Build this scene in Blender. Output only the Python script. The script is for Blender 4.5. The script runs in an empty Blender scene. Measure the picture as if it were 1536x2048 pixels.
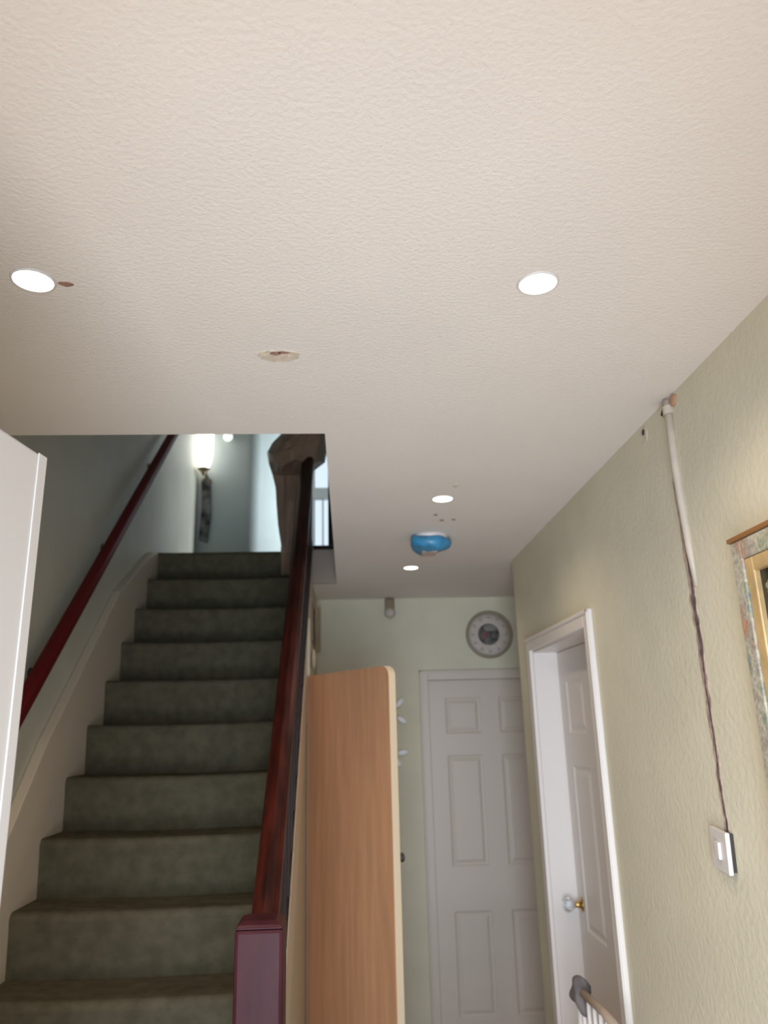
import bpy, bmesh, math, random
from mathutils import Vector, Matrix
random.seed(7)
C = bpy.context.scene.collection
sc = bpy.context.scene
EYE = 1.65            # camera height above the hall floor, metres

# ------------------------------------------------------------------ camera
cd = bpy.data.cameras.new('camera')
cam = bpy.data.objects.new('camera', cd); C.objects.link(cam)
pit, yaw, rol = 0.2803, 0.0527, -0.0255
cy, sy, cp, sp = math.cos(yaw), math.sin(yaw), math.cos(pit), math.sin(pit)
fw = Vector((sy*cp, cy*cp, sp)); rt = Vector((cy, -sy, 0)); up = rt.cross(fw)
c_, s_ = math.cos(rol), math.sin(rol)
r2 = c_*rt + s_*up; u2 = -s_*rt + c_*up
cam.matrix_world = Matrix(((r2.x, u2.x, -fw.x, 0), (r2.y, u2.y, -fw.y, 0), (r2.z, u2.z, -fw.z, EYE), (0, 0, 0, 1)))
cd.sensor_fit = 'VERTICAL'; cd.sensor_height = 36; cd.sensor_width = 27
cd.lens = 1508.0/2048*36
cd.clip_start = 0.02
cd.dof.use_dof = True; cd.dof.focus_distance = 1.25; cd.dof.aperture_fstop = 4.6
sc.camera = cam

# ------------------------------------------------------------------ world, light, exposure
sc.view_settings.view_transform = 'Standard'; sc.view_settings.look = 'None'
sc.view_settings.gamma = 1; sc.view_settings.exposure = 0.0; sc.view_settings.use_curve_mapping = False
sc.cycles.use_denoising = True
sc.cycles.max_bounces = 10; sc.cycles.diffuse_bounces = 7
w = bpy.data.worlds.new('sky'); sc.world = w; w.use_nodes = True
bg = w.node_tree.nodes['Background']; bg.inputs[0].default_value = (0.72, 0.86, 1.0, 1); bg.inputs[1].default_value = 1.2

def area(name, loc, to, sx, sz, power, col, spread=180):
    l = bpy.data.lights.new(name, 'AREA'); l.shape = 'RECTANGLE'; l.size = sx; l.size_y = sz; l.energy = power; l.color = col; l.spread = math.radians(spread)
    o = bpy.data.objects.new(name, l); C.objects.link(o); o.location = loc
    o.rotation_euler = (Vector(to)-Vector(loc)).to_track_quat('-Z', 'Y').to_euler()
    return o
# daylight in through the open front door (behind the camera) and off the sunlit step outside
area('front_door_daylight', (0.0, -0.35, EYE-0.55), (0.06, 3, EYE-0.60), 0.9, 1.9, 25, (0.64, 0.81, 1.0), 95)
area('front_step_bounce', (0.05, -0.55, 0.35), (0.15, 1.0, 2.45), 1.0, 0.8, 27, (1.0, 0.88, 0.82))
# added fill light upstairs, aimed at the landing wall turn to brighten it
area('landing_turn_fill', (1.1, 5.90, EYE+1.9), (-1.0, 5.85, EYE+1.6), 0.55, 1.3, 14.5, (0.82, 0.93, 1.0), 80)

# ------------------------------------------------------------------ materials
def mat(name, col, rough=0.6, metal=0.0, var=0.0, vscale=6.0, bump=0.0, bscale=200.0, bdist=0.002, coat=0.0, spec=None, stretch=None, col2=None, det=4.0):
    m = bpy.data.materials.new(name); m.use_nodes = True
    nt = m.node_tree; b = nt.nodes['Principled BSDF']
    b.inputs['Base Color'].default_value = (*col, 1); b.inputs['Roughness'].default_value = rough; b.inputs['Metallic'].default_value = metal
    if coat: b.inputs['Coat Weight'].default_value = coat
    if spec is not None: b.inputs['Specular IOR Level'].default_value = spec
    tc = nt.nodes.new('ShaderNodeTexCoord'); mp = nt.nodes.new('ShaderNodeMapping')
    nt.links.new(tc.outputs['Object'], mp.inputs[0])
    if stretch: mp.inputs['Scale'].default_value = stretch
    if var or col2:
        n = nt.nodes.new('ShaderNodeTexNoise'); n.inputs['Scale'].default_value = vscale; n.inputs['Detail'].default_value = det
        r = nt.nodes.new('ShaderNodeValToRGB')
        a = tuple(max(0, x*(1-var)) for x in col); z = col2 if col2 else tuple(min(1, x*(1+var)) for x in col)
        r.color_ramp.elements[0].position = .35; r.color_ramp.elements[1].position = .65
        r.color_ramp.elements[0].color = (*a, 1); r.color_ramp.elements[1].color = (*z, 1)
        nt.links.new(mp.outputs[0], n.inputs[0]); nt.links.new(n.outputs[0], r.inputs[0]); nt.links.new(r.outputs[0], b.inputs['Base Color'])
    if bump:
        n = nt.nodes.new('ShaderNodeTexNoise'); n.inputs['Scale'].default_value = bscale; n.inputs['Detail'].default_value = 3
        bp = nt.nodes.new('ShaderNodeBump'); bp.inputs['Strength'].default_value = bump; bp.inputs['Distance'].default_value = bdist
        nt.links.new(mp.outputs[0], n.inputs[0]); nt.links.new(n.outputs[0], bp.inputs['Height']); nt.links.new(bp.outputs[0], b.inputs['Normal'])
    return m
def emat(name, col, s):
    m = bpy.data.materials.new(name); m.use_nodes = True
    b = m.node_tree.nodes['Principled BSDF']; b.inputs['Base Color'].default_value = (*col, 1)
    b.inputs['Emission Color'].default_value = (*col, 1); b.inputs['Emission Strength'].default_value = s
    return m
M = {}
M['ceiling'] = mat('ceiling_stipple', (.78, .735, .68), .85, bump=.55, bscale=120, bdist=.003, var=.015, vscale=3)
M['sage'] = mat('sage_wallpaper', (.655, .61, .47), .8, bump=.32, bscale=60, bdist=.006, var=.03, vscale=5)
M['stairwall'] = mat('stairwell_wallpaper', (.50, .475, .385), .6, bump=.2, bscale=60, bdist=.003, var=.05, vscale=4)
M['landing'] = mat('landing_wall_paint', (.41, .45, .43), .7, bump=.1, bscale=60, var=.03)
M['fascia'] = mat('beige_fascia_paint', (.33, .26, .21), .6)
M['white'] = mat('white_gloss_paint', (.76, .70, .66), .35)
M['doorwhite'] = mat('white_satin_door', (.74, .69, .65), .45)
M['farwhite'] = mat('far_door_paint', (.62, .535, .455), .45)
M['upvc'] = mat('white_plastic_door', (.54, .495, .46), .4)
M['cream'] = mat('cream_stair_paint', (.55, .46, .35), .5)
M['carpet'] = mat('olive_stair_carpet', (.085, .074, .046), .95, var=.1, vscale=22, bump=.6, bscale=420, bdist=.004, col2=(.104, .090, .058), spec=.1)
M['floor'] = mat('hall_floor_wood', (.50, .37, .26), .5, var=.15, vscale=4, stretch=(1, .15, 1))
M['mahogany'] = mat('mahogany_varnish', (.032, .005, .003), .36, var=.6, vscale=5, stretch=(6, 1, 1), spec=.14)
M['mahogany_dark'] = mat('dark_mahogany', (.012, .004, .004), .45, spec=.25)
M['newel'] = mat('newel_varnish', (.046, .011, .014), .40, var=.35, vscale=3, stretch=(3, 3, .8), spec=.10)
M['redrail'] = mat('red_painted_rail', (.10, .004, .005), .5, spec=.2)
M['wood'] = mat('peach_wood_veneer', (.56, .285, .145), .45, var=.10, vscale=5, stretch=(6, 6, .5))
M['edge'] = mat('cream_board_edge', (.68, .54, .37), .5)
M['chrome'] = mat('brushed_metal', (.75, .75, .75), .25, 1)
M['brass'] = mat('brass', (.55, .36, .13), .3, 1)
M['dark'] = mat('dark_metal', (.035, .028, .022), .5)
M['black'] = mat('black_gap', (.008, .007, .006), .8)
M['plastic'] = mat('white_plastic', (.72, .68, .66), .35)
M['blue'] = mat('blue_plastic_cover', (.045, .25, .45), .35, var=.22, vscale=25, bump=.2, bscale=30, bdist=.01)
M['label'] = mat('beige_label', (.52, .40, .33), .6)
M['conduit'] = mat('cream_conduit', (.54, .475, .40), .5, var=.06, vscale=20)
M['plaster'] = mat('raw_pink_plaster', (.42, .31, .26), .9, var=.30, vscale=40, bump=.8, bscale=90, bdist=.006)
M['crack'] = mat('channel_shade', (.13, .09, .085), .95, var=.45, vscale=60)
M['stain'] = mat('patch_stain', (.64, .56, .45), .8, var=.10, vscale=60)
M['brown'] = mat('brown_stain', (.34, .20, .15), .8, var=.2, vscale=60)
M['clock'] = mat('clock_face_cream', (.54, .47, .41), .6, var=.05, vscale=30)
M['clockrim'] = mat('clock_rim', (.30, .245, .17), .4)
M['gold'] = mat('gilt_frame', (.60, .42, .20), .42, .25, var=.15, vscale=20)
M['darkgold'] = mat('brown_gilt', (.32, .15, .05), .4, .2)
M['cloth'] = mat('brown_cloth', (.25, .165, .115), .45, var=.12, vscale=10, bump=.3, bscale=25, bdist=.01)
M['glassdark'] = mat('picture_print', (.022, .020, .014), .35, var=.2, vscale=9)
M['flower'] = mat('pale_blossom', (.25, .24, .19), .5, var=.2, vscale=50)
M['lampbrass'] = mat('aged_brass', (.22, .16, .09), .5, .4)
M['smudge'] = mat('mottled_hanging', (.05, .05, .042), .7, var=.7, vscale=14, col2=(.17, .17, .15))
M['petal'] = mat('white_enamel', (.92, .92, .95), .35)
M['tan'] = mat('tan_wood', (.30, .20, .11), .6, var=.1, vscale=10)
M['chairwood'] = mat('pale_wood_rail', (.50, .40, .32), .4, var=.08, vscale=12)
M['greycloth'] = mat('grey_brown_knit', (.135, .115, .11), .9, var=.25, vscale=20)
M['downlight'] = emat('downlight_glow', (1, .97, .92), 9)
M['lampglow'] = emat('wall_lamp_glow', (1, .99, .94), 3)
M['bathglass'] = mat('window_bar_paint', (.40, .40, .38), .5)

# mottled mosaic border of the picture
def mosaic():
    m = bpy.data.materials.new('marbled_border'); m.use_nodes = True; nt = m.node_tree; b = nt.nodes['Principled BSDF']
    tc = nt.nodes.new('ShaderNodeTexCoord'); n = nt.nodes.new('ShaderNodeTexNoise'); n.inputs['Scale'].default_value = 14
    r = nt.nodes.new('ShaderNodeValToRGB'); e = r.color_ramp.elements
    e[0].position = .34; e[0].color = (.13, .20, .27, 1); e[1].position = .68; e[1].color = (.42, .24, .16, 1)
    for p, c in ((.43, (.30, .31, .22)), (.50, (.45, .42, .34)), (.58, (.34, .30, .25))):
        x = e.new(p); x.color = (*c, 1)
    n2 = nt.nodes.new('ShaderNodeTexNoise'); n2.inputs['Scale'].default_value = 120
    mx = nt.nodes.new('ShaderNodeMix'); mx.data_type = 'RGBA'; mx.blend_type = 'OVERLAY'; mx.inputs[0].default_value = .6
    nt.links.new(tc.outputs['Object'], n.inputs[0]); nt.links.new(tc.outputs['Object'], n2.inputs[0])
    nt.links.new(n.outputs[0], r.inputs[0]); nt.links.new(r.outputs[0], mx.inputs[6]); nt.links.new(n2.outputs[0], mx.inputs[7]); nt.links.new(mx.outputs[2], b.inputs['Base Color'])
    b.inputs['Roughness'].default_value = .5
    return m
M['mosaic'] = mosaic()
def glass():
    m = bpy.data.materials.new('window_glass'); m.use_nodes = True; nt = m.node_tree
    nt.nodes.remove(nt.nodes['Principled BSDF'])
    t = nt.nodes.new('ShaderNodeBsdfTransparent'); g = nt.nodes.new('ShaderNodeBsdfGlossy'); g.inputs['Roughness'].default_value = .05
    mx = nt.nodes.new('ShaderNodeMixShader'); mx.inputs[0].default_value = .06
    nt.links.new(t.outputs[0], mx.inputs[1]); nt.links.new(g.outputs[0], mx.inputs[2]); nt.links.new(mx.outputs[0], nt.nodes['Material Output'].inputs[0])
    return m
M['glass'] = glass()
def crystal():
    m = bpy.data.materials.new('clear_glass'); m.use_nodes = True; b = m.node_tree.nodes['Principled BSDF']
    b.inputs['Transmission Weight'].default_value = .9; b.inputs['Roughness'].default_value = .08; b.inputs['Base Color'].default_value = (.85, .86, .88, 1)
    return m
M['crystal'] = crystal()

# ------------------------------------------------------------------ mesh helpers  (z is given relative to the eye, EYE is added on linking)
def nb(): return bmesh.new()
def box(bm, x0, x1, y0, y1, z0, z1):
    v = [bm.verts.new(p) for p in ((x0, y0, z0), (x1, y0, z0), (x1, y1, z0), (x0, y1, z0), (x0, y0, z1), (x1, y0, z1), (x1, y1, z1), (x0, y1, z1))]
    for f in ((3, 2, 1, 0), (4, 5, 6, 7), (0, 1, 5, 4), (1, 2, 6, 5), (2, 3, 7, 6), (3, 0, 4, 7)): bm.faces.new([v[i] for i in f])
    return v
def prism(bm, pts, axis, a, b):
    """polygon in the plane across `axis`, extruded from a to b"""
    def P(p, t): return {'x': (t, p[0], p[1]), 'y': (p[0], t, p[1]), 'z': (p[0], p[1], t)}[axis]
    A = [bm.verts.new(P(p, a)) for p in pts]; B = [bm.verts.new(P(p, b)) for p in pts]
    bm.faces.new(A); bm.faces.new(B[::-1]); n = len(pts)
    for i in range(n): bm.faces.new((A[i], B[i], B[(i+1) % n], A[(i+1) % n]))
def tube(bm, pts, rad, n=10, cap=True, flat=1.0):
    pts = [Vector(p) for p in pts]; rings = []
    for i, p in enumerate(pts):
        d = (pts[min(i+1, len(pts)-1)]-pts[max(i-1, 0)]).normalized()
        a = d.cross(Vector((0, 0, 1)));
        if a.length < .35: a = d.cross(Vector((0, 1, 0)))
        a.normalize(); b = d.cross(a).normalized(); r = rad[i] if isinstance(rad, (list, tuple)) else rad
        rings.append([bm.verts.new(p+r*(math.cos(t)*a+flat*math.sin(t)*b)) for t in (2*math.pi*k/n for k in range(n))])
    for i in range(len(rings)-1):
        for k in range(n): bm.faces.new((rings[i][k], rings[i][(k+1) % n], rings[i+1][(k+1) % n], rings[i+1][k]))
    if cap: bm.faces.new(rings[0][::-1]); bm.faces.new(rings[-1])
def lathe(bm, prof, o=(0, 0, 0), ax=(0, 0, 1), n=32):
    o = Vector(o); ax = Vector(ax).normalized(); a = ax.orthogonal().normalized(); b = ax.cross(a); rings = []
    for r, h in prof:
        if r < 1e-6: rings.append([bm.verts.new(o+ax*h)])
        else: rings.append([bm.verts.new(o+ax*h+r*(math.cos(t)*a+math.sin(t)*b)) for t in (2*math.pi*k/n for k in range(n))])
    for i in range(len(rings)-1):
        A, B = rings[i], rings[i+1]
        for k in range(n):
            k2 = (k+1) % n
            if len(A) == 1 and len(B) == 1: continue
            if len(A) == 1: bm.faces.new((A[0], B[k2], B[k]))
            elif len(B) == 1: bm.faces.new((A[k], A[k2], B[0]))
            else: bm.faces.new((A[k], A[k2], B[k2], B[k]))
def ellipsoid(bm, c, r, rot=None, seg=16):
    g = bmesh.ops.create_uvsphere(bm, u_segments=seg, v_segments=seg//2+2, radius=1)
    mt = Matrix.Translation(c) @ (rot if rot else Matrix()) @ Matrix.Diagonal((*r, 1))
    bmesh.ops.transform(bm, matrix=mt, verts=g['verts'])
def obj(name, bm, m, parent=None, bevel=0, smooth=False, shift=True):
    bmesh.ops.recalc_face_normals(bm, faces=bm.faces)
    if shift: bmesh.ops.translate(bm, vec=(0, 0, EYE), verts=bm.verts)
    me = bpy.data.meshes.new(name); bm.to_mesh(me); bm.free(); me.materials.append(M[m] if isinstance(m, str) else m)
    o = bpy.data.objects.new(name, me); C.objects.link(o)
    if parent:
        bpy.context.view_layer.update(); o.parent = parent; o.matrix_parent_inverse = parent.matrix_world.inverted()
    if bevel:
        b = o.modifiers.new('bevel', 'BEVEL'); b.width = bevel; b.segments = 2; b.limit_method = 'ANGLE'
    if smooth:
        for p in me.polygons: p.use_smooth = True
    return o
def bxo(name, m, dims, parent=None, bevel=0):
    bm = nb(); box(bm, *dims); return obj(name, bm, m, parent, bevel)
def thing(name, label, cat, loc=(0, 0, 0), group=None):
    o = bpy.data.objects.new(name, None); C.objects.link(o); o.location = (loc[0], loc[1], loc[2]+EYE); o.empty_display_size = .05
    o['label'] = label; o['category'] = cat
    if group: o['group'] = group
    bpy.context.view_layer.update()
    return o
def tag(o, label, cat, group=None):
    o['label'] = label; o['category'] = cat
    if group: o['group'] = group
    return o
def struct(o, label=None, cat=None):
    o['kind'] = 'structure'
    if label: o['label'] = label
    if cat: o['category'] = cat
    return o

# ------------------------------------------------------------------ dimensions (metres, relative to the eye)
FL = -1.65; CL = 0.80                      # hall floor and ceiling
XL, XR = -1.10, 0.831                      # left and right wall
YF = 4.785; YC = 3.67                      # far wall, end corner of the right wall
XO = -0.056; Y0 = 1.975; Y1 = 4.214        # stair opening in the ceiling
UF = 0.9945                                # upper floor
RI, GO = 0.1899, 0.1942                    # riser, going
XE = 1.60                                  # right side of the recess beyond the right wall
UC = 3.2
def nose(y): return UF-(Y1-y)/GO*RI

# ------------------------------------------------------------------ structure
def S(name, m, label, cat, boxes, bevel=0):
    bm = nb()
    for b in boxes: box(bm, *b)
    return struct(obj(name, bm, m, None, bevel), label, cat)
S('floor', 'floor', 'warm wooden hall floor', 'floor', [(-1.25, 1.75, -.12, 4.95, FL-.12, FL)])
S('ceiling', 'ceiling', 'cream stippled hall ceiling with recessed lights', 'ceiling',
  [(XL-.1, XR+.12, -.12, Y0, CL, UF), (XO, XR+.12, Y0, YF+.1, CL, UF), (XR+.12, XE+.1, YC-.3, YF+.1, CL, UF), (XL-.1, -.215, Y1+.045, YF+.1, CL, UF-.02), (-.215, XO, Y1+.02, YF+.1, CL, UF-.02)])
S('trim_1', 'fascia', 'beige fascia board at the back edge of the stair opening', 'trim', [(-.215, XO, Y1, Y1+.02, CL, UF)])
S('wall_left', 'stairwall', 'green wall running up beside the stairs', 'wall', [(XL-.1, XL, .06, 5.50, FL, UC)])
# right wall with the recessed doorway
DY0, DY1, DZ = 2.575, 3.395, .325
S('wall_right', 'sage', 'sage green textured wall on the right', 'wall',
  [(XR, XR+.16, -.02, DY0, FL, CL), (XR, XR+.16, DY1, YC, FL, CL), (XR, XR+.16, DY0, DY1, DZ, CL), (XR+.16, XE+.05, YC-.12, YC, FL, CL)])
FX0, FX1, FZ = .495, 1.27, .288
S('wall_far', 'sage', 'sage green wall at the end of the hall', 'wall',
  [(-.29, FX0, YF, YF+.12, FL, CL), (FX1, XE+.1, YF, YF+.12, FL, CL), (FX0, FX1, YF, YF+.12, FZ, CL), (FX0-.1, FX1+.1, YF+.12, YF+.16, FL, FZ+.1)])
S('wall_recess', 'sage', 'green side wall of the recess past the corner', 'wall', [(XE, XE+.1, YC, YF, FL, CL)])
S('wall_front', 'sage', 'front wall around the open entrance', 'wall',
  [(XL-.1, -.52, -.12, .02, FL, CL), (.50, XR+.16, -.12, .02, FL, CL), (-.52, .50, -.12, .02, .42, CL)])
# side wall below the stair string
bm = nb(); xs0, xs1 = -.285, -.192
ys = 1.92
prism(bm, [(ys, FL), (YF, FL), (YF, CL), (4.02, CL), (ys, nose(ys)-.20)], 'x', xs0, xs1)
struct(obj('wall_understair', bm, mat('under_stair_paint', (.46, .415, .30), .6, bump=.2, bscale=60)), 'cream panelled wall under the stairs', 'wall')
# landing shell upstairs
XW = -.74
S('floor_landing', 'carpet', 'carpeted landing at the top of the stairs', 'floor', [(XL, XO, Y1+.03, 6.4, UF-.02, UF), (XO, 1.2, Y1-.0, 6.4, UF-.02, UF)])
S('wall_landing_back', 'landing', 'grey green wall at the head of the stairs', 'wall', [(XL-.1, XW, 5.42, 5.52, UF, UC)])
# curved turn of the landing wall towards the window
bm = nb(); pts = []
for k in range(9):
    t = k/8*math.radians(68); R_ = .10
    pts.append((XW+R_*math.sin(t), 5.42+R_*(1-math.cos(t))))
pts.append((-.36, 6.25)); out = [(p[0]-.02, p[1]+.10) for p in pts]
prism(bm, pts+out[::-1], 'z', UF, UC)
struct(obj('wall_landing_turn', bm, 'landing'), 'landing wall turning towards the window', 'wall')
WX0, WX1, WZ0, WZ1 = -.30, .62, 1.40, 2.9
S('wall_landing_window', 'landing', 'landing wall around the bright window', 'wall',
  [(-.50, WX0, 6.25, 6.37, UF, UC), (WX1, 1.3, 6.25, 6.37, UF, UC), (WX0, WX1, 6.25, 6.37, UF, WZ0), (WX0, WX1, 6.25, 6.37, WZ1, UC)])
S('wall_landing_right', 'landing', 'right wall of the landing', 'wall', [(1.2, 1.3, 1.9, 6.25, UF, UC)])
S('wall_landing_front', 'landing', 'landing wall above the hall', 'wall', [(XL, 1.2, 1.85, 1.95, UF, UC)])
S('ceiling_landing', 'ceiling', 'ceiling over the landing', 'ceiling', [(XL-.1, 1.3, 1.85, 6.37, UC, UC+.1)])
# landing window
wn = nb()
box(wn, WX0, WX0+.035, 6.27, 6.33, WZ0, WZ1); box(wn, WX1-.035, WX1, 6.27, 6.33, WZ0, WZ1)
box(wn, WX0, WX1, 6.27, 6.33, WZ0, WZ0+.04); box(wn, WX0, WX1, 6.27, 6.33, WZ1-.04, WZ1); box(wn, WX0, WX1, 6.26, 6.34, 1.94, 2.03)
box(wn, -.205, -.19, 6.28, 6.31, WZ0, 1.94)
win = struct(obj('window_1', wn, 'bathglass'), 'bright landing window seen past the banister', 'window')
bxo('window_pane', 'glass', (WX0, WX1, 6.298, 6.302, WZ0, WZ1), win)
# daylight seen in the window comes from the world sky

# ------------------------------------------------------------------ doors
def leaf(bm, W, H, T, cols, rows, g=.016, d=.006):
    """panelled door leaf in the x-z plane, front at y=0, origin bottom-left"""
    xs = sorted({0, W} | {v for c in cols for v in c}); zs = sorted({0, H} | {v for r in rows for v in r})
    for i in range(len(xs)-1):
        for j in range(len(zs)-1):
            x0, x1, z0, z1 = xs[i], xs[i+1], zs[j], zs[j+1]
            isp = any(abs(c[0]-x0) < 1e-6 for c in cols) and any(abs(r[0]-z0) < 1e-6 for r in rows)
            def ring(m, y): return [bm.verts.new(p) for p in ((x0+m, y, z0+m), (x1-m, y, z0+m), (x1-m, y, z1-m), (x0+m, y, z1-m))]
            if not isp: bm.faces.new(ring(0, 0)); continue
            R0, R1, R2, R3, R4 = ring(0, 0), ring(g*.45, d), ring(g, d*1.2), ring(g*2.0, d*.2), ring(g*2.3, 0.0)
            for A, B in ((R0, R1), (R1, R2), (R2, R3), (R3, R4)):
                for k in range(4): bm.faces.new((A[k], A[(k+1) % 4], B[(k+1) % 4], B[k]))
            bm.faces.new(R4)
    v = [bm.verts.new(p) for p in ((0, 0, 0), (W, 0, 0), (W, 0, H), (0, 0, H), (0, T, 0), (W, T, 0), (W, T, H), (0, T, H))]
    for f in ((4, 5, 6, 7), (0, 1, 5, 4), (1, 2, 6, 5), (2, 3, 7, 6), (3, 0, 4, 7)): bm.faces.new([v[i] for i in f])
    bmesh.ops.remove_doubles(bm, verts=bm.verts, dist=1e-5)
H = FZ-FL
rows = [(.08, .62), (.86, 1.483), (1.61, 1.825)]
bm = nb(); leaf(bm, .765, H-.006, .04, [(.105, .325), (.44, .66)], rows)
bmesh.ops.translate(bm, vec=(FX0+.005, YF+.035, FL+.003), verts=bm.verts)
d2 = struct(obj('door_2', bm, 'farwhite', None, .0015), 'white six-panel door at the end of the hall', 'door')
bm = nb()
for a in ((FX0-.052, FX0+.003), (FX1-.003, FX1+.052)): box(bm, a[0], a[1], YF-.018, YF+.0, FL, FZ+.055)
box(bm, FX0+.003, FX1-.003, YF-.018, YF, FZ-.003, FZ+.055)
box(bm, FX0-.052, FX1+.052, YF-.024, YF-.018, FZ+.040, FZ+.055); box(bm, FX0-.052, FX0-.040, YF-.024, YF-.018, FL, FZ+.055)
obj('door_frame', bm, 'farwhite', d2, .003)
# right-hand doorway: lining, architrave, panelled leaf deep in the wall
XD = XR+.105
bm = nb(); leaf(bm, DY1-DY0-.01, DZ-FL-.02, .04, [(.11, .345), (.455, .70)], rows)
# local x runs towards the camera along the wall
bmesh.ops.transform(bm, matrix=Matrix(((0, 1, 0, XD), (-1, 0, 0, DY1-.005), (0, 0, 1, FL+.003), (0, 0, 0, 1))), verts=bm.verts)
d3 = struct(obj('door_3', bm, 'doorwhite', None, .0015), 'white panelled door set deep in the right wall', 'door')
bm = nb(); t = .014
box(bm, XR-.001, XR+.16, DY1-t, DY1, FL, DZ); box(bm, XR-.001, XR+.16, DY0, DY0+t, FL, DZ); box(bm, XR-.001, XR+.16, DY0+t, DY1-t, DZ-t, DZ)
obj('door_lining', bm, 'white', d3)
bm = nb()
for a in ((DY0-.058, DY0+.004), (DY1-.004, DY1+.056)): box(bm, XR-.016, XR, a[0], a[1], FL, DZ+.052)
box(bm, XR-.016, XR, DY0+.004, DY1-.004, DZ-.004, DZ+.052)
box(bm, XR-.022, XR-.016, DY0-.058, DY0-.044, FL, DZ+.052); box(bm, XR-.022, XR-.016, DY0-.058, DY1+.056, DZ+.038, DZ+.052)
obj('architrave', bm, 'white', d3, .003)
kz, ky = -.700, 3.325
bm = nb(); lathe(bm, [(0, 0), (.026, 0), (.026, .004), (.014, .008), (.010, .022), (.010, .030), (0, .030)], (XD-.0005, ky, kz), (-1, 0, 0), 24)
kr = obj('knob_rose', bm, 'brass', d3, smooth=True); kr['label'] = 'brass rose'
bm = nb(); lathe(bm, [(0, 0), (.012, 0), (.017, .008), (.026, .018), (.028, .028), (.024, .040), (.012, .045), (0, .046)], (XD-.031, ky, kz), (-1, 0, 0), 10)
k = obj('glass_knob', bm, 'crystal', d3); k['label'] = 'clear glass knob'
# open front door leaf close to the camera on the left
bm = nb(); A = Vector((-.389, .943)); D = Vector((-.129, -1)).normalized(); N = Vector((-D.y, D.x))*-1
if N.x > 0: N = -N
L_ = .86; Tk = .055
pts = [A, A+D*L_, A+D*L_+N*Tk, A+N*Tk]
prism(bm, [(p.x, p.y) for p in pts], 'z', FL+.01, .35)
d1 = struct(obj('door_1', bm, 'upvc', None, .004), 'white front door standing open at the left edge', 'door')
bm = nb(); e = .020; q = -N*.002
pts = [A+q, A+D*e+q, A+D*e-N*.0, A]
prism(bm, [(p.x, p.y) for p in pts], 'z', FL+.01, .35); o = obj('edge_strip', bm, 'upvc', d1, .002)
bm = nb(); c = A+D*.08-N*.006; box(bm, c.x-.012, c.x+.012, c.y-.02, c.y+.02, -.72, -.50); obj('door_handle', bm, 'chrome', d1, .004)

# ------------------------------------------------------------------ staircase
st = thing('staircase', 'straight dark olive carpeted staircase with mahogany banister and square newel post', 'stairs', (-.65, 1.7, FL))
bm = nb(); x0, x1 = -1.066, -.212; prof = []
for i in range(13, -1, -1):
    y = Y1-GO*i; z = UF-RI*i; zb = z-RI
    prof.append((y+.016, zb)); prof.append((y+.006, z-.06))
    for k in range(6):
        a = math.pi*(1.02-.52*k/5); prof.append((y+.022+.022*math.cos(a), z-.022+.022*math.sin(a)))
prof.append((Y1+.03, UF)); low = [(Y1+.03, UF-.22), (1.78+.1, FL)]
prof = [p for p in prof]
pl = prof+low
n = 18; rings = []
for i in range(n+1):
    x = x0+(x1-x0)*i/n; sag = -.006*math.sin(math.pi*i/n)
    rings.append([bm.verts.new((x, p[0], p[1]+(sag if j < len(prof) and j > 0 else 0))) for j, p in enumerate(pl)])
for i in range(n):
    for j in range(len(pl)):
        k2 = (j+1) % len(pl); bm.faces.new((rings[i][j], rings[i][k2], rings[i+1][k2], rings[i+1][j]))
bm.faces.new(rings[0]); bm.faces.new(rings[-1][::-1])
obj('carpeted_steps', bm, 'carpet', st)
def yz(y, off): return (y, nose(y)+off)
# wall string (left) and outer string (right)
def wallstring(bm, a, b, top):
    prism(bm, [(1.66, FL), (1.9, FL), (Y1, nose(Y1)-.30), (Y1+.02, UF+.12), (4.0, UF+.10), (2.55, nose(2.55)+top), (1.66, nose(1.66)+top)], 'x', a, b)
bm = nb(); prism(bm, [(1.60, FL), (1.95, FL), (Y1+.02, UF-.30), (Y1+.02, .990), (4.104, .965), (3.567, .655), (2.847, -.01), (2.608, -.28), (1.60, -1.25)], 'x', XL+.001, x0+.004)
o = obj('wall_string', bm, 'cream', st, .003); o['label'] = 'cream skirting board stepping up the wall side'
bm = nb(); prism(bm, [(1.90, FL), (1.95, FL), yz(2.2, -.34), yz(4.05, -.34), (4.12, .80), yz(4.12, .08), yz(1.90, .08)], 'x', -.214, -.190)
o = obj('outer_string', bm, 'cream', st, .002); o['label'] = 'cream outer string board'
bm = nb()
prism(bm, [yz(1.90, .075), yz(4.1, .075), yz(4.1, .10), yz(1.90, .10)], 'x', -.216, -.184)
obj('string_cap', bm, 'cream', st, .002)

# ------------------------------------------------------------------ banister
bn = st
bm = nb(); box(bm, -.246, -.143, 1.80, 1.903, FL, -.404)
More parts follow.
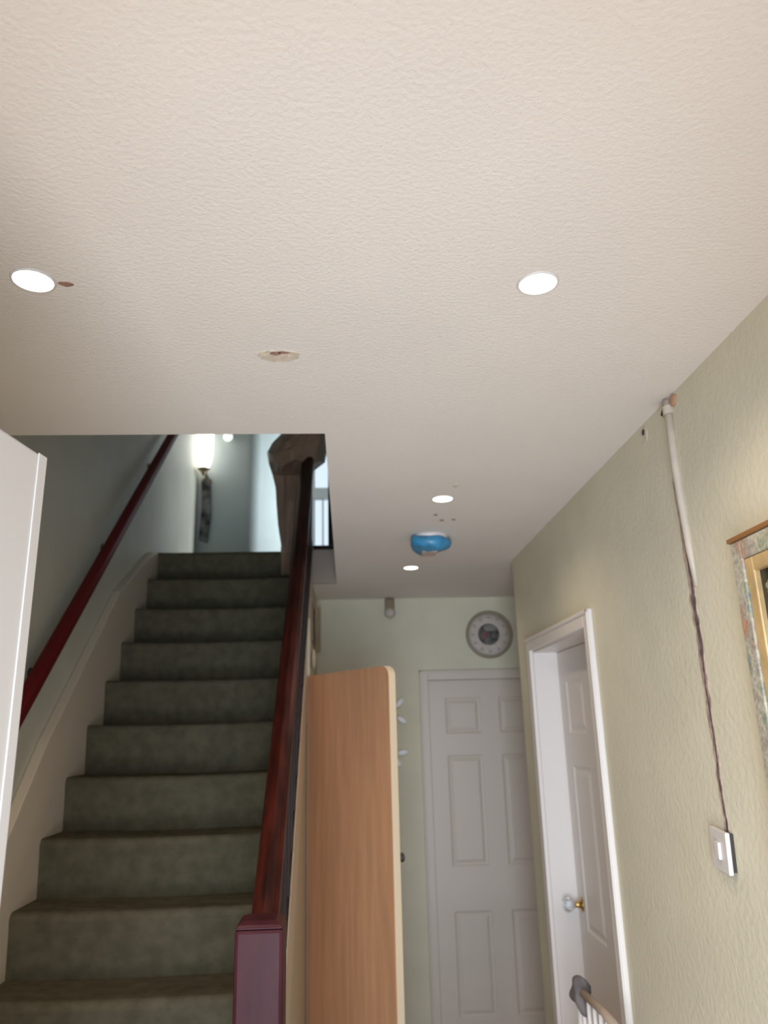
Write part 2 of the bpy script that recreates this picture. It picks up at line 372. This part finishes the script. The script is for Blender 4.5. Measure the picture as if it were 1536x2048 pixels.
# flat chamfered top
t0 = [(-.246, 1.80), (-.143, 1.80), (-.143, 1.903), (-.246, 1.903)]
np_ = obj('newel_post', bm, 'newel', bn, .008)
bm = nb(); A = [bm.verts.new((x, y, -.404)) for x, y in t0]; B = [bm.verts.new((x+(.004 if x < -.2 else -.004), y+(.004 if y < 1.85 else -.004), -.396)) for x, y in t0]
Z = [bm.verts.new((x+(.018 if x < -.2 else -.018), y+(.018 if y < 1.85 else -.018), -.390)) for x, y in t0]
for P_, Q in ((A, B), (B, Z)):
    for k in range(4): bm.faces.new((P_[k], P_[(k+1) % 4], Q[(k+1) % 4], Q[k]))
bm.faces.new(Z); bm.faces.new(A[::-1]); obj('newel_cap', bm, 'newel', np_, .003)
rz = lambda y: -.4037+(y-1.9)*RI/GO
bm = nb(); ra, rb = -.2254, -.164; h = .075
sec = [(ra+.006, -h), (rb-.006, -h), (rb, -h+.02), (rb, -.018), (rb-.012, -.004), ((ra+rb)/2, .004), (ra+.012, -.004), (ra, -.018), (ra, -h+.02)]
A = [bm.verts.new((x, 1.90, rz(1.90)+z+.0)) for x, z in sec]; B = [bm.verts.new((x, 4.12, rz(4.12)+z)) for x, z in sec]
bm.faces.new(A); bm.faces.new(B[::-1])
for k in range(len(sec)): bm.faces.new((A[k], B[k], B[(k+1) % len(sec)], A[(k+1) % len(sec)]))
obj('handrail', bm, 'mahogany', bn, .002)
bm = nb(); prism(bm, [yz(1.90, .10), yz(4.1, .10), yz(4.1, .135), yz(1.90, .135)], 'x', -.216, -.186); obj('base_rail', bm, 'mahogany_dark', bn)
bal0 = None; y = 1.99; k = 0
while y < 4.02:
    b0 = nose(y)+.13; b1 = rz(y)-h+.015
    bm = nb(); cx = -.197; r = .013
    box(bm, cx-r, cx+r, y-r, y+r, b0, b1)
    obj('baluster', bm, 'mahogany_dark', bn, .002); y += .115
bm = nb(); box(bm, -.262, -.192, 4.125, 4.195, .84, 1.60); tn = obj('landing_newel', bm, 'mahogany_dark', bn, .005)

# landing balustrade: base rail and balusters at the edge of the landing
lb = thing('landing_balustrade', 'short dark balustrade standing on the landing edge in front of the bright window', 'banister', (-.1, Y1, UF))
bxo('base_rail', 'mahogany_dark', (-.19, XO-.0, 4.20, 4.24, UF, UF+.022), lb)
bxo('end_post', 'mahogany_dark', (-.102, -.064, 4.19, 4.235, UF+.022, 1.78), lb, .003)

# ------------------------------------------------------------------ wall handrail on the left
wr = thing('wall_handrail', 'red painted handrail fixed along the left wall of the stairs', 'handrail', (-1.03, 2.3, .0))
def wz(y): return .117+(y-2.531)*.925
bm = nb(); pts = [(-1.032, yy, wz(yy)) for yy in [1.75+.3*i for i in range(11)]]
hw, hh = .024, .034; sec = [(-hw, -hh+.01), (-hw+.006, -hh), (hw-.006, -hh), (hw, -hh+.01), (hw, hh-.012), (hw-.01, hh), (-hw+.01, hh), (-hw, hh-.012)]
rg = [[bm.verts.new((p[0]+a, p[1], p[2]+b)) for a, b in sec] for p in pts]
for i in range(len(rg)-1):
    for k in range(8): bm.faces.new((rg[i][k], rg[i][(k+1) % 8], rg[i+1][(k+1) % 8], rg[i+1][k]))
bm.faces.new(rg[0][::-1]); bm.faces.new(rg[-1])
obj('rail', bm, 'redrail', wr, .003)
for yb in (2.72, 3.37, 4.05):
    bm = nb(); z = wz(yb)-.033
    tube(bm, [(XL+.001, yb, z-.045), (XL+.03, yb, z-.047), (XL+.062, yb, z-.030), (XL+.068, yb, z+.003)], .007, 8)
    lathe(bm, [(0, 0), (.022, 0), (.022, .004), (0, .006)], (XL+.0005, yb, z-.045), (1, 0, 0), 16)
    obj('bracket', bm, 'dark', wr)

# ------------------------------------------------------------------ under-stair cupboard door (open, seen from inside)
hy = Vector((-.186, 3.625)); e1 = Vector((.163, 3.085)); dd = (e1-hy); LW = dd.length; dd.normalize(); nn = Vector((dd.y, -dd.x))
if nn.y > 0: nn = -nn
ud = thing('cupboard_door', 'peach wood-faced board door with cream edge standing open beside the stairs', 'door', (hy.x, hy.y, FL))
zt = .2475; rr = .045
prof = [(0, FL+.01), (LW, FL+.01), (LW, zt-rr)]+[(LW-rr+rr*math.cos(a), zt-rr+rr*math.sin(a)) for a in (math.radians(15*k) for k in range(1, 7))]+[(0, zt)]
def slab(bm, prof, t0, t1):
    A = [bm.verts.new((hy.x+dd.x*s-nn.x*t0, hy.y+dd.y*s-nn.y*t0, z)) for s, z in prof]; B = [bm.verts.new((hy.x+dd.x*s-nn.x*t1, hy.y+dd.y*s-nn.y*t1, z)) for s, z in prof]
    bm.faces.new(A); bm.faces.new(B[::-1]); n = len(prof)
    for i in range(n): bm.faces.new((A[i], B[i], B[(i+1) % n], A[(i+1) % n]))
ins = [(max(0, s-.000), z) for s, z in prof]
bm = nb(); slab(bm, prof, 0, .003); obj('wood_face', bm, 'wood', ud)['label'] = 'peach wood veneer face'
bm = nb(); slab(bm, prof, .003, .036); obj('board_core', bm, 'edge', ud, .002)['label'] = 'cream edged board'
kc = Vector((hy.x, hy.y))+dd*(LW-.03)-nn*.036
bm = nb(); lathe(bm, [(0, 0), (.010, 0), (.008, .014), (.016, .022), (.017, .030), (0, .036)], (kc.x, kc.y, -.475), (-nn.x, -nn.y, 0), 16); obj('knob', bm, 'dark', ud, smooth=True)['label'] = 'small dark knob'
# its frame post on the stair wall
bxo('frame_post', 'cream', (-.190, -.178, 3.64, 3.70, FL, .52), st, .002)

# meter box high on the under-stair wall
mb = thing('meter_box', 'small tan wooden box with dark open front high under the landing', 'box', (-.17, 4.3, .5))
bm = nb(); y0, y1, z0, z1 = 4.13, 4.46, .47, .68
for b in ((y0, y0+.01, z0, z1), (y0+.01, y1-.05, z0, z0+.01), (y0+.01, y1-.05, z1-.01, z1)): box(bm, -.191, -.184, *b)
box(bm, -.191, -.155, y1-.05, y1, z0-.03, z1+.02)
obj('frame', bm, 'tan', mb, .002); bxo('opening_shade', 'black', (-.191, -.187, y0+.01, y1-.05, z0+.01, z1-.01), mb)  # flat black panel paints in the darkness of the open front
# small hanging hook piece below it
bm = nb(); ellipsoid(bm, (-.178, 4.02, .36), (.014, .03, .055)); tag(obj('wall_hook', bm, 'cream', None, smooth=True), 'small rounded cream peg below the tan box on the stair wall', 'hook')

# ------------------------------------------------------------------ downlights
LD = [((.366, 1.230), 'bright round downlight in the ceiling nearest the right wall', 5.5), ((-.563, 1.228), 'round downlight near the left edge of the ceiling beside a brown spot', 15.0),
      ((.352, 2.607), 'round downlight between the nearest lights and the blue-covered detector', 3.0), ((.334, 3.818), 'farthest small downlight beyond the blue-covered detector', 1.8)]
def downlight(x, y, label):
    t = thing('ceiling_downlight', label, 'light', (x, y, CL), 'recessed ceiling downlights')
    bm = nb(); lathe(bm, [(.0345, -.0015), (.0355, -.003), (.0385, -.002), (.0395, .0), (.0345, .0), (.0345, -.0015)], (x, y, CL), (0, 0, 1), 40); obj('trim_ring', bm, 'plastic', t, smooth=True)
    bm = nb(); lathe(bm, [(0, -.0035), (.028, -.0035), (.0343, -.0025), (.0343, .0), (0, .0)], (x, y, CL), (0, 0, 1), 40); obj('lens', bm, 'downlight', t)
    return t
for (x, y), lab, p in LD:
    t = downlight(x, y, lab)
    l = bpy.data.lights.new('downlight_lamp', 'SPOT'); l.energy = p*2.6; l.color = (1, .82, .62); l.spot_size = math.radians(150); l.spot_blend = .8; l.shadow_soft_size = .03
    o = bpy.data.objects.new('downlight_lamp', l); C.objects.link(o); o.location = (x, y, CL+EYE-.02)

# ------------------------------------------------------------------ ceiling patch and marks
def blob(bm, cx, cy, z0, z1, rx, ry, n=20, seed=0, j=.18):
    rnd = random.Random(seed); pts = [(cx+rx*(1+rnd.uniform(-j, j))*math.cos(2*math.pi*k/n), cy+ry*(1+rnd.uniform(-j, j))*math.sin(2*math.pi*k/n)) for k in range(n)]
    prism(bm, pts, 'z', z0, z1)
cp_ = thing('ceiling_patch', 'rough cream patch with reddish blotches in the middle of the ceiling', 'patch', (-.142, 1.516, CL))
bm = nb(); blob(bm, -.142, 1.516, CL-.0015, CL+.001, .044, .027, 26, 3); obj('filler', bm, 'stain', cp_)
for (dx, dy, rx, ry, s) in ((-.008, -.013, .012, .008, 1), (.010, -.017, .013, .005, 2), (.022, .002, .006, .005, 4), (-.036, -.004, .006, .006, 5)):
    bm = nb(); blob(bm, -.142+dx, 1.516+dy, CL-.0025, CL-.001, rx, ry, 12, s); obj('blotch', bm, 'brown' if s in (1, 2) else 'stain', cp_)
def spot(x, y, rx, ry, label, s, m='brown'):
    bm = nb(); blob(bm, x, y, CL-.002, CL+.001, rx, ry, 14, s, .25); tag(obj('ceiling_spot', bm, m), label, 'mark', 'marks on the ceiling')
spot(-.508, 1.238, .012, .0075, 'reddish brown plugged hole beside the left downlight', 11)
spot(.378, 2.455, .009, .016, 'faint brown mark on the near side of the third downlight', 12, 'stain')
spot(.350, 2.82, .008, .010, 'brown pinhole left of three between a downlight and the blue cover', 13)
spot(.385, 2.90, .010, .010, 'brown pinhole middle of three above the blue cover', 14)
spot(.430, 2.89, .008, .010, 'brown pinhole right of three above the blue cover', 15)

# ------------------------------------------------------------------ smoke detector with a blue dust cover
sd = thing('smoke_detector', 'smoke detector on the ceiling under a bright blue cover', 'smoke detector', (.363, 3.16, CL))
bm = nb(); lathe(bm, [(0, 0), (.074, 0), (.076, -.006), (.072, -.022), (0, -.022)], (.363, 3.16, CL), (0, 0, 1), 36); obj('base', bm, 'plastic', sd, smooth=True)
bm = nb(); n = 36; rings = []
for zz, rs in ((-.016, .98), (-.022, 1.03), (-.040, 1.04), (-.056, .95), (-.066, .78), (-.068, .0)):
    rg_ = []
    for k in range(n):
        a = 2*math.pi*k/n; r = .085*rs*(1+.035*math.cos(3*a+.5)+.02*math.cos(5*a)); z = zz+.006*math.sin(2*a+.7)*(rs > .5)+(.006*math.sin(4*a) if zz > -.03 else 0)
        rg_.append(bm.verts.new((.363+r*math.cos(a), 3.16+r*math.sin(a), CL+z)))
    rings.append(rg_)
for i in range(len(rings)-2):
    for k in range(n): bm.faces.new((rings[i][k], rings[i][(k+1) % n], rings[i+1][(k+1) % n], rings[i+1][k]))
bmesh.ops.delete(bm, geom=rings[-1], context='VERTS'); bm.faces.new(rings[-2]); bm.faces.new(rings[0])
obj('dust_cover', bm, 'blue', sd, smooth=True)['label'] = 'blue cover'
bxo('label_window', 'label', (.328, .393, 3.155, 3.248, CL-.0715, CL-.050), sd, .002)['label'] = 'beige rectangular window'

# ------------------------------------------------------------------ far wall: sensor, clock, flowers
se = thing('motion_sensor', 'small motion sensor at the top of the far wall', 'sensor', (.272, YF, .74))
bxo('bracket', 'lampbrass', (.243, .301, YF-.045, YF, .725, .795), se, .004)
bm = nb(); ellipsoid(bm, (.272, YF-.030, .705), (.036, .034, .034)); obj('lens_dome', bm, 'clock', se, smooth=True)
ck = thing('wall_clock', 'round cream wall clock with a dark picture in its centre', 'clock', (.901, YF, .561))
cx, cz = .901, .561; ax = (0, -1, 0)
bm = nb(); lathe(bm, [(.131, .004), (.134, .018), (.141, .024), (.149, .016), (.150, 0), (.131, 0)], (cx, YF, cz), ax, 56); obj('rim', bm, 'clockrim', ck, smooth=True)
bm = nb(); lathe(bm, [(0, 0), (.134, 0), (.134, .010), (.10, .013), (.072, .013), (0, .012)], (cx, YF, cz), ax, 56); obj('dial', bm, 'clock', ck, smooth=True)
cm = mat('clock_picture', (.06, .045, .035), .4, var=.6, vscale=30, col2=(.17, .15, .14))
bm = nb(); lathe(bm, [(0, .0125), (.066, .0125), (.068, .0155), (.066, .0175), (0, .0175)], (cx-.005, YF, cz+.0), ax, 40); obj('centre_picture', bm, cm, ck)
bm = nb(); ellipsoid(bm, (cx-.03, YF-.0175, cz-.005), (.018, .003, .026)); o = obj('pink_figure', bm, mat('faded_pink', (.20, .075, .08), .6), ck, smooth=True)
bm = nb(); ellipsoid(bm, (cx+.005, YF-.0175, cz+.040), (.042, .003, .020)); obj('grey_sky', bm, mat('faded_grey', (.22, .20, .19), .6), ck, smooth=True)
for kk in range(12):
    a = math.pi*2*kk/12; px, pz = cx+.106*math.sin(a), cz+.106*math.cos(a)
    bm = nb(); ellipsoid(bm, (px, YF-.0125, pz), (.010, .0025, .010), seg=10); obj('hour_mark', bm, mat('hour_mark_paint', (.40, .34, .29), .6) if kk == 0 else bpy.data.materials['hour_mark_paint'], ck, smooth=True)
def flower(cx, cz, angs, label):
    t = thing('metal_flower', label, 'wall decoration', (cx, YF, cz), 'white petalled flowers on the far wall')
    bm = nb(); lathe(bm, [(0, 0), (.008, 0), (.010, .012), (0, .018)], (cx, YF, cz), (0, -1, 0), 14); obj('centre', bm, 'dark', t)
    for a, d in angs:
        a = math.radians(a); R = Matrix.Rotation(-a, 4, 'Y')
        bm = nb(); ellipsoid(bm, (cx+d*math.cos(a), YF-.022, cz+d*math.sin(a)), (.034, .008, .0155), R); obj('petal', bm, 'petal', t, smooth=True)
        bm = nb(); tube(bm, [(cx, YF-.010, cz), (cx+d*math.cos(a), YF-.022, cz+d*math.sin(a))], .0022, 6); obj('stem', bm, 'dark', t)
flower(.268, .090, [(95, .062), (52, .080), (-32, .070), (180, .075), (235, .075), (270, .07)], 'upper white-petalled metal flower behind the wooden board edge')
flower(.258, -.148, [(88, .058), (8, .070), (-52, .056), (180, .075), (235, .075), (130, .07)], 'lower white-petalled metal flower behind the wooden board edge')

# ------------------------------------------------------------------ right wall: conduit, chase, switch, picture
def strip(name, m, pts, wf, x0, x1, parent=None, seed=1, jit=.3):
    rnd = random.Random(seed); bm = nb(); L, R = [], []
    for i, (y, z) in enumerate(pts):
        w_ = wf(i/(len(pts)-1)); L.append((y+w_*(.5+rnd.uniform(-jit, jit)), z)); R.append((y-w_*(.5+rnd.uniform(-jit, jit)), z))
    for i in range(len(pts)-1):
        q = [L[i], L[i+1], R[i+1], R[i]]; A = [bm.verts.new((x0, *p)) for p in q]; B = [bm.verts.new((x1-.003*0, *p)) for p in q]
        bm.faces.new(A); bm.faces.new(B[::-1])
        for k in range(4): bm.faces.new((A[k], B[k], B[(k+1) % 4], A[(k+1) % 4]))
    bmesh.ops.remove_doubles(bm, verts=bm.verts, dist=1e-6)
    return obj(name, bm, m, parent)
yline = lambda z: 1.752-.006*(z < 0)
cc = thing('wall_conduit', 'cream cable conduit running down the right wall from the ceiling', 'conduit', (XR, 1.75, .3))
bm = nb(); tube(bm, [(XR-.006, 1.742, .79), (XR-.007, 1.743, .62), (XR-.005, 1.742, .52), (XR-.002, 1.740, .40), (XR+.004, 1.738, .31)], [.0105, .0105, .010, .009, .008], 12); obj('pipe', bm, 'conduit', cc, smooth=True)
bm = nb(); lathe(bm, [(.009, 0), (.015, 0), (.015, .022), (.009, .022)], (XR-.005, 1.742, .752), (0, 0, 1), 16); obj('collar', bm, 'conduit', cc)
bm = nb(); ellipsoid(bm, (XR-.002, 1.716, .780), (.007, .018, .016)); obj('clip', bm, mat('orange_clay', (.45, .27, .17), .8), cc, smooth=True)
bm = nb(); blobp = [(1.80, .775), (1.775, .797), (1.757, .795), (1.757, .758), (1.77, .755)]; prism(bm, blobp, 'x', XR-.0015, XR+.002); obj('gap', bm, 'black', cc)
ch = thing('plaster_chase', 'ragged pinkish plaster channel chased down the wall to the light switch', 'crack', (XR, 1.75, 0))
pts = [(1.765-.012*i/40+.0022*math.sin(i*1.1)+.0015*math.sin(i*2.9), .70-.935*i/40) for i in range(41)]
strip('raw_plaster', 'plaster', pts, lambda t: .036-.020*t if t > .12 else .008+.2*t, XR-.0015, XR+.002, ch, 3, .12)
pts2 = [(1.758-.008*i/30+.002*math.sin(i*.8)+.0012*math.sin(i*2.3), .50-.735*i/30) for i in range(31)]
strip('groove_shade', 'crack', pts2, lambda t: .016 if .15 < t < .5 else .0065, XR-.0024, XR-.001, ch, 8, .25)  # dark strip laid on the plaster, painting in the shadow of the channel
hl = thing('wall_hole', 'small plugged hole high on the right wall beyond the conduit', 'hole', (XR, 1.92, .77))
bm = nb(); prism(bm, [(1.905, .745), (1.935, .742), (1.945, .775), (1.93, .792), (1.905, .79), (1.895, .77)], 'x', XR-.0015, XR+.002); obj('filler', bm, 'stain', hl)
bm = nb(); lathe(bm, [(0, 0), (.010, 0), (.008, .002), (0, .002)], (XR-.001, 1.92, .776), (-1, 0, 0), 14); obj('plug', bm, 'dark', hl)
sw = thing('light_switch', 'white light switch hanging slightly loose at the foot of the chased channel', 'switch', (XR, 1.77, -.275))
def swbox(name, m, d, parent, bev=0):
    bm = nb(); box(bm, *d)
    R = Matrix.Translation((XR, 1.77, -.275)) @ Matrix.Rotation(math.radians(3), 4, 'X') @ Matrix.Rotation(math.radians(-5), 4, 'Z')
    bmesh.ops.transform(bm, matrix=R, verts=bm.verts); return obj(name, bm, m, parent, bev)
fp = swbox('face_plate', 'plastic', (-.016, -.006, -.045, .045, -.043, .043), sw, .002)
swbox('back_box', 'dark', (-.0065, .006, -.040, .037, -.038, .040), sw)
swbox('rocker', 'plastic', (-.0215, -.0155, -.011, .011, -.018, .018), sw, .0015)
# picture
pc = thing('framed_picture', 'dark floral picture in a marbled and gold frame at the right edge', 'picture', (XR, 1.0, 0))
y1, y0, zt, zb = 1.497, .72, .353, -.62
def ring4(bm, ya, yb, za, zb_, w, xa, xb, wt=None):
    wt = wt or w
    box(bm, xa, xb, yb-w, yb, za, zb_); box(bm, xa, xb, ya, ya+w, za, zb_); box(bm, xa, xb, ya+w, yb-w, zb_-wt, zb_); box(bm, xa, xb, ya+w, yb-w, za, za+wt)
bm = nb(); ring4(bm, y0, y1, zb, zt, .040, XR-.032, XR-.001); fr = obj('marbled_frame', bm, 'mosaic', pc, .003)
bm = nb(); box(bm, XR-.036, XR-.001, y0-.004, y1+.004, zt, zt+.010); obj('top_moulding', bm, 'darkgold', pc, .002)
bm = nb(); ring4(bm, y0+.040, y1-.040, zb+.04, zt-.04, .030, XR-.028, XR-.003); obj('gold_slip', bm, 'gold', pc, .003)
bxo('print', 'glassdark', (XR-.016, XR-.004, y0+.068, y1-.068, zb+.068, zt-.068), pc)
rnd = random.Random(4)
for (yy, zz, r) in ((1.385, .215, .026), (1.36, .185, .022), (1.40, .245, .016), (1.405, .045, .018), (1.33, .10, .026), (1.30, .24, .03), (1.36, -.05, .02), (1.2, .15, .03), (1.22, 0, .03), (1.05, .1, .035), (1.0, -.2, .03)):
    bm = nb()
    for k in range(5):
        a = 2*math.pi*k/5+rnd.random(); ellipsoid(bm, (XR-.0165, yy+r*.5*math.cos(a), zz+r*.5*math.sin(a)), (.0015, r*.5, r*.4), Matrix.Rotation(a, 4, 'X'), 10)
    obj('blossom', bm, 'flower', pc, smooth=True)

# ------------------------------------------------------------------ spindle-back chair by the right door
chr_ = thing('spindle_chair', 'chair with pale top rail and white spindles standing by the right door', 'chair', (.62, 2.55, FL))
sx = .745; ya, yb = 2.28, 2.765; zr = -.83
bm = nb(); tube(bm, [(sx, yb+.01, zr-.004), (sx+.003, (ya+yb)/2, zr+.008), (sx, ya-.01, zr-.004)], .014, 10, flat=.8); obj('top_rail', bm, 'chairwood', chr_, smooth=True)
for k in range(8):
    yy = ya+.035+(yb-ya-.07)*k/7
    bm = nb(); tube(bm, [(sx, yy, zr-.005), (sx, yy, zr-.2), (sx, yy, -1.20)], [.0075, .010, .0075], 8); obj('spindle', bm, 'white', chr_, smooth=True)
bxo('seat', 'chairwood', (.32, .775, ya-.02, yb+.02, -1.235, -1.20), chr_, .01)
for (lx, ly, top) in ((.36, ya+.02, -1.23), (.36, yb-.02, -1.23), (sx, ya+.005, zr-.01), (sx, yb-.005, zr-.01)):
    bm = nb(); tube(bm, [(lx, ly, FL), (lx, ly, -1.25), (lx, ly, top)], [.014, .018, .014], 10); obj('leg', bm, 'white', chr_, smooth=True)
# knitted hat on the far end of the rail
bm = nb(); ellipsoid(bm, (.744, 2.758, -.838), (.030, .052, .042)); 
for v in bm.verts:
    v.co.z += .01*math.sin(v.co.y*60)+(-.03 if v.co.y < 2.73 else 0); v.co.x += .006*math.sin(v.co.z*90)
tag(obj('knitted_hat', bm, 'greycloth', None, smooth=True), 'grey-brown knitted cloth cap hung on the end of the chair rail', 'hat')

# ------------------------------------------------------------------ landing: lamp, hanging, draped cloth
lp = thing('wall_lamp', 'glowing glass wall lamp on the wall at the head of the stairs', 'lamp', (-1.0, 5.40, 2.02))
bm = nb(); zt_, zb_ = 2.24, 1.87; cxl = -1.040; yl = 5.30
lathe(bm, [(0, zb_), (.035, zb_+.005), (.052, zb_+.05), (.062, zb_+.12), (.064, zt_-.05), (.058, zt_), (0, zt_)], (cxl, yl, 0), (0, 0, 1), 8); obj('glass_shade', bm, 'lampglow', lp)
bm = nb(); lathe(bm, [(0, zt_), (.085, zt_), (.06, zt_+.03), (.02, zt_+.06), (0, zt_+.06)], (cxl, yl, 0), (0, 0, 1), 8); obj('lamp_cap', bm, 'lampbrass', lp)
bm = nb(); lathe(bm, [(0, zb_-.05), (.012, zb_-.045), (.02, zb_-.02), (.045, zb_+.004), (0, zb_+.004)], (cxl, yl, 0), (0, 0, 1), 12); obj('finial', bm, 'lampbrass', lp)
bm = nb(); tube(bm, [(cxl, yl+.07, zb_+.02), (cxl, 5.40, zb_-.02), (cxl, 5.419, zb_-.06)], .010, 8); lathe(bm, [(0, 0), (.04, 0), (.035, .012), (0, .015)], (cxl, 5.419, zb_-.06), (0, -1, 0), 16); obj('arm', bm, 'lampbrass', lp)
bm = nb(); ellipsoid(bm, (-.885, 5.385, 2.16), (.036, .03, .036)); tag(obj('glass_globe', bm, emat('dim_glow', (.9, .92, .85), .6), None, smooth=True), 'small pale globe beside the glowing wall lamp', 'lamp')
l = bpy.data.lights.new('wall_lamp_bulb', 'POINT'); l.energy = .40; l.color = (.92, .97, 1); l.shadow_soft_size = .08
o = bpy.data.objects.new('wall_lamp_bulb', l); C.objects.link(o); o.location = (-.96, 5.14, EYE+2.0)
bm = nb(); prism(bm, [(-1.075, 1.36), (-1.015, 1.34), (-.995, 1.55), (-1.005, 1.78), (-1.03, 1.86), (-1.07, 1.80), (-1.062, 1.6)], 'y', 5.395, 5.418); tag(obj('wall_hanging', bm, 'smudge'), 'narrow dark mottled hanging below the wall lamp upstairs', 'wall hanging')

# cloth draped over the top newel: closed lumpy surface built from level cross-sections
def P_at(px, py, y):
    d = ((px-768)/1508.0)*r2-((py-1024)/1508.0)*u2+fw; return d*(y/d.y)
sections = [  # photo row, left edge, right edge at that row (traced at the newel's distance)
    (1150, 561, 583), (1120, 560, 586), (1090, 562, 592), (1050, 556, 598), (1010, 553, 603), (975, 551, 610), (950, 545, 618), (925, 537, 650), (905, 534, 654), (885, 545, 656), (868, 562, 657), (840, 575, 657), (815, 600, 650)]
bm = nb(); rings = []; n = 28
for i, (py, xl, xr_) in enumerate(sections):
    hi = py <= 930; yc = 3.97 if hi else 4.16; dep = .29 if hi else .045
    zc = P_at(600, py, yc).z; a = P_at(xl, py, yc).x; b = P_at(xr_, py, yc).x; cx_ = (a+b)/2; hw_ = (b-a)/2
    rg_ = []
    for k in range(n):
        t = 2*math.pi*k/n; fold = 1+(.05 if hi else .30)*math.sin(5*t+i*.55)+(.03 if hi else .12)*math.sin(9*t-i*.4)
        q = dep*math.sin(t)*fold; wr_ = .020*math.sin(3.1*t*2+i*1.9)*math.sin(t)
        rg_.append(bm.verts.new((cx_*(1+q/yc)+hw_*math.cos(t), yc+q, zc*(1+q/yc)+(wr_ if hi else 0))))
    rings.append(rg_)
for i in range(len(rings)-1):
    for k in range(n): bm.faces.new((rings[i][k], rings[i][(k+1) % n], rings[i+1][(k+1) % n], rings[i+1][k]))
bm.faces.new(rings[0][::-1]); bm.faces.new(rings[-1])
ct = tag(obj('draped_coat', bm, 'cloth', None), 'brown coat-like cloth draped over the post at the top of the stairs', 'coat')
